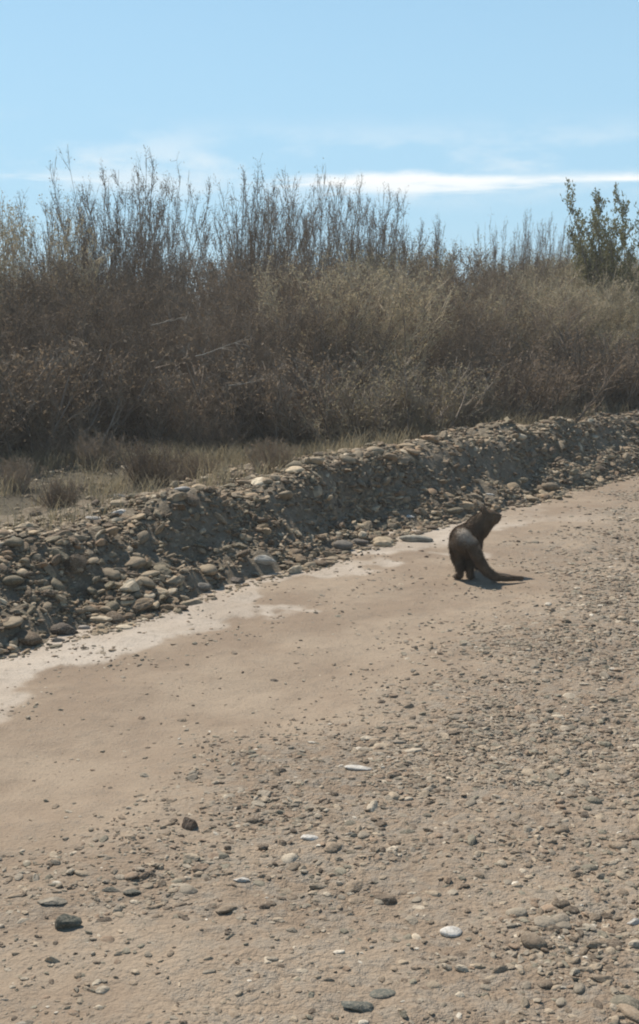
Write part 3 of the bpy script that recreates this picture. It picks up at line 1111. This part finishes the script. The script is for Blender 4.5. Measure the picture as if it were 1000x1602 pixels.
# ------------------------------------------------------------------ the cat
def cat_body_mesh():
    sphV, sphF = ICO[2]
    Vs, Fs, off = [], [], 0

    def blob(p, rad, sc=(1, 1, 1)):
        nonlocal off
        Vs.append(sphV * rad * np.array(sc) + np.array(p))
        Fs.append(sphF + off)
        off += len(sphV)

    def chain(pts, n=9):
        pts = np.array(pts, float)
        for a, b in zip(pts[:-1], pts[1:]):
            for f in np.linspace(0, 1, n):
                q = a + (b - a) * f
                blob(q[:3], q[3])
    # trunk: rump towards the viewer, shoulders behind
    chain([(-.022, -.012, .207, .062), (-.032, .06, .21, .066), (-.03, .13, .208, .064), (-.006, .21, .206, .065), (.026, .28, .206, .065), (.036, .31, .2, .055)])
    # chest and neck, head turned to the right
    chain([(.036, .29, .215, .066), (.066, .302, .245, .064), (.098, .303, .272, .055), (.122, .302, .294, .046)])
    chain([(.044, .295, .185, .052), (.088, .302, .225, .05), (.128, .302, .265, .04)])
    chain([(.122, .302, .297, .044), (.146, .302, .299, .041)], 5)
    chain([(.145, .302, .298, .036), (.170, .302, .299, .030), (.182, .302, .300, .027)], 6)
    chain([(.140, .302, .28, .034), (.176, .302, .283, .022)], 5)
    blob((.196, .302, .309), .013)
    for dy in (-.026, .026):
        chain([(.110, .302 + dy * .9, .326, .017), (.102, .302 + dy, .345, .0145), (.100, .302 + dy * 1.05, .353, .010)], 5)
        blob((.15, .302 + dy, .287), .02)
    # hind legs
    chain([(-.048, .005, .187, .054), (-.048, .035, .138, .045), (-.040, .03, .10, .036), (-.032, -.015, .062, .024), (-.032, -.012, .03, .017), (-.036, .002, .016, .017), (-.060, .010, .013, .014)])
    chain([(.026, .0, .182, .052), (.028, .035, .132, .044), (.025, .03, .10, .035), (.022, -.02, .06, .023), (.024, -.012, .03, .017), (.026, .0, .016, .017), (.038, .028, .013, .015)])
    # front legs
    chain([(.0, .28, .175, .047), (-.002, .25, .12, .033), (.0, .28, .06, .020), (.0, .285, .02, .018), (-.002, .31, .015, .018)])
    chain([(.06, .29, .165, .043), (.06, .26, .115, .032), (.068, .29, .06, .020), (.066, .295, .02, .018), (.07, .32, .015, .018)])
    # tail: hangs from the rump, sweeps right along the ground
    P = [(.012, -.03, .215, .032), (.036, -.055, .185, .034), (.058, -.07, .15, .034), (.080, -.075, .112, .031), (.113, -.075, .068, .027),
         (.165, -.065, .033, .024), (.23, -.045, .021, .019), (.285, -.02, .017, .016), (.33, .0, .014, .012)]
    chain(P, 8)
    me = mesh_np('cat_raw', np.concatenate(Vs), np.concatenate(Fs))
    o = link('cat_raw', me)
    m = o.modifiers.new('r', 'REMESH')
    m.mode = 'VOXEL'
    m.voxel_size = 0.0052
    m2 = o.modifiers.new('s', 'SMOOTH')
    m2.iterations = 6
    m2.factor = 0.5
    dg_ = bpy.context.evaluated_depsgraph_get()
    dg_.update()
    out_ = bpy.data.meshes.new_from_object(o.evaluated_get(dg_))
    bpy.data.objects.remove(o)
    bpy.data.meshes.remove(me)
    out_.polygons.foreach_set('use_smooth', np.ones(len(out_.polygons), bool))
    return out_


def mat_fur_tips():
    m, t, b = new_mat('fur_tips', 0.6, 0.2)
    oc = N(t, 'ShaderNodeTexCoord').outputs['Object']
    n1 = noise(t, 14, 3, 0.6, oc)
    n2 = noise(t, 300, 2, 0.6, oc)
    col = mixc(t, smooth(t, n1, 0.35, 0.65), (0.078, 0.051, 0.031), (0.16, 0.108, 0.066))
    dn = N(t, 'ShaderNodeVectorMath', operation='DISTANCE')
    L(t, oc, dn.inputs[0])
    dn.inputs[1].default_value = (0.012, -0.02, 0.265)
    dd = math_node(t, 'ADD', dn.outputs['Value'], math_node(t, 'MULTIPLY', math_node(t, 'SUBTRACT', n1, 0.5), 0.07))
    col = mixc(t, smooth(t, dd, 0.05, 0.10, 0.9, 0.0), col, (0.52, 0.45, 0.37))  # sunlit top of the hip, painted into the fur colour as a pale patch
    col = mixc(t, smooth(t, n2, 0.45, 0.65, 0, 0.35), col, (0.24, 0.19, 0.145))
    L(t, col, b.inputs['Base Color'])
    return m


def mat_fur():
    m, t, b = new_mat('fur', 0.7, 0.12)
    oc = N(t, 'ShaderNodeTexCoord').outputs['Object']
    n1 = noise(t, 9, 4, 0.6, oc)
    n2 = noise(t, 260, 3, 0.6, oc)
    col = mixc(t, smooth(t, n1, 0.35, 0.65), (0.075, 0.049, 0.029), (0.135, 0.09, 0.055))
    col = mixc(t, smooth(t, n2, 0.5, 0.68, 0, 0.5), col, (0.19, 0.14, 0.10))
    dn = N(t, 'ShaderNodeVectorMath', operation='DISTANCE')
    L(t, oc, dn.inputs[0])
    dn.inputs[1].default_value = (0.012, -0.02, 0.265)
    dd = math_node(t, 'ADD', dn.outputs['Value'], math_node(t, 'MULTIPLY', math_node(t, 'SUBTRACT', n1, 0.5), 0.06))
    col = mixc(t, smooth(t, math_node(t, 'ADD', dd, math_node(t, 'MULTIPLY', math_node(t, 'SUBTRACT', noise(t, 70, 3, 0.6, oc), 0.5), 0.09)), 0.045, 0.095, 0.85, 0.0), col, (0.44, 0.375, 0.30))  # sunlight on the upper rump painted into the coat, with a mottled edge
    L(t, col, b.inputs['Base Color'])
    b.inputs['Specular Tint'].default_value = (1.0, 0.86, 0.72, 1)
    b.inputs['Sheen Weight'].default_value = 0.0
    b.inputs['Sheen Tint'].default_value = (1.0, 0.85, 0.7, 1)
    b.inputs['Sheen Roughness'].default_value = 0.4
    bump(t, b, n2, 0.5, 0.004)
    return m


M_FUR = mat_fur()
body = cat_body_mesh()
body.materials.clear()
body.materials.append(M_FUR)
CX, CY = 0.868, 7.43
s0, t0 = st(CX, CY)
CZ = float(road_z(np.array([s0]), np.array([t0]))[0])
cat = link('wild_cat', None, None, (CX, CY, CZ + 0.001), (0, 0, -math.atan2(CX, CY)), (1.0, 1.0, 1.10))
tag(cat, 'small dark grey-brown wild cat looking back over its shoulder on the road', 'cat')
link('body', body, cat)
# short fur
nv = len(body.vertices)
co = np.empty(nv * 3, np.float32)
body.vertices.foreach_get('co', co)
no = np.empty(nv * 3, np.float32)
body.vertices.foreach_get('normal', no)
co, no = co.reshape(-1, 3), no.reshape(-1, 3)
r_ = np.random.default_rng(77)
idx = r_.integers(0, nv, 42000)
idx = idx[co[idx][:, 2] > 0.012]
p, nn = co[idx] + r_.normal(0, .002, (len(idx), 3)), no[idx]
flow = np.tile(np.array((-0.15, -0.45, -0.6)), (len(idx), 1))
tail_sel = (p[:, 1] < -0.05) & (p[:, 2] < 0.2)
flow[tail_sel] = (0.8, 0.1, -0.3)
head_sel = p[:, 0] > 0.1
flow[head_sel & ~tail_sel] = (-0.7, 0, -0.3)
d = nn * 0.5 + flow * 0.7 + r_.normal(0, 0.18, p.shape)
d /= np.linalg.norm(d, axis=1)[:, None]
ln = r_.uniform(0.007, 0.017, (len(p), 1))
ln[head_sel & ~tail_sel] *= 0.6
sd = np.cross(d, nn)
sd /= np.linalg.norm(sd, axis=1)[:, None] + 1e-9
V = np.stack([p - sd * 0.0011, p + sd * 0.0011, p + d * ln], 1).reshape(-1, 3)
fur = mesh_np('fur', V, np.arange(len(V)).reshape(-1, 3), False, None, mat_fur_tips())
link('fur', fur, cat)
m_eye, t_, b_ = new_mat('eye_amber', 0.15, 0.6)
b_.inputs['Base Color'].default_value = (0.16, 0.10, 0.03, 1)
m_nose, t_, b_ = new_mat('nose_dark', 0.4, 0.4)
b_.inputs['Base Color'].default_value = (0.025, 0.018, 0.016, 1)
eye_me = mesh_np('eye', ICO[1][0] * 0.0058, ICO[1][1], True, None, m_eye)
for sgn in (-1, 1):
    link('eye', eye_me, cat, (.163, .302 + sgn * .030, .314))
nose_me = mesh_np('nose', ICO[1][0] * np.array((.006, .0085, .006)), ICO[1][1], True, None, m_nose)
link('nose', nose_me, cat, (.206, .302, .312))

# ------------------------------------------------------------------ dusty air
if HAZE > 0:
    hm = bpy.data.materials.new('haze')
    hm.use_nodes = True
    ht = hm.node_tree
    ht.nodes.clear()
    ho = N(ht, 'ShaderNodeOutputMaterial')
    pv = N(ht, 'ShaderNodeVolumePrincipled')
    pv.inputs['Color'].default_value = (0.97, 0.92, 0.85, 1)
    pv.inputs['Density'].default_value = HAZE
    pv.inputs['Anisotropy'].default_value = 0.3
    L(ht, pv.outputs[0], ho.inputs['Volume'])
    x0, x1, z0, z1 = -4100, 4100, -1.5, 4.6
    V = [(x, y, z) for z in (z0, z1) for x, y in ((x0, x0), (x1, x0), (x1, x1), (x0, x1))]
    F = [(3, 2, 1, 0), (4, 5, 6, 7), (0, 1, 5, 4), (1, 2, 6, 5), (2, 3, 7, 6), (3, 0, 4, 7)]
    tag(link('haze', mesh_np('haze', V, F, False, None, hm)), 'thin dusty haze in the air over the road', 'haze', kind='stuff')
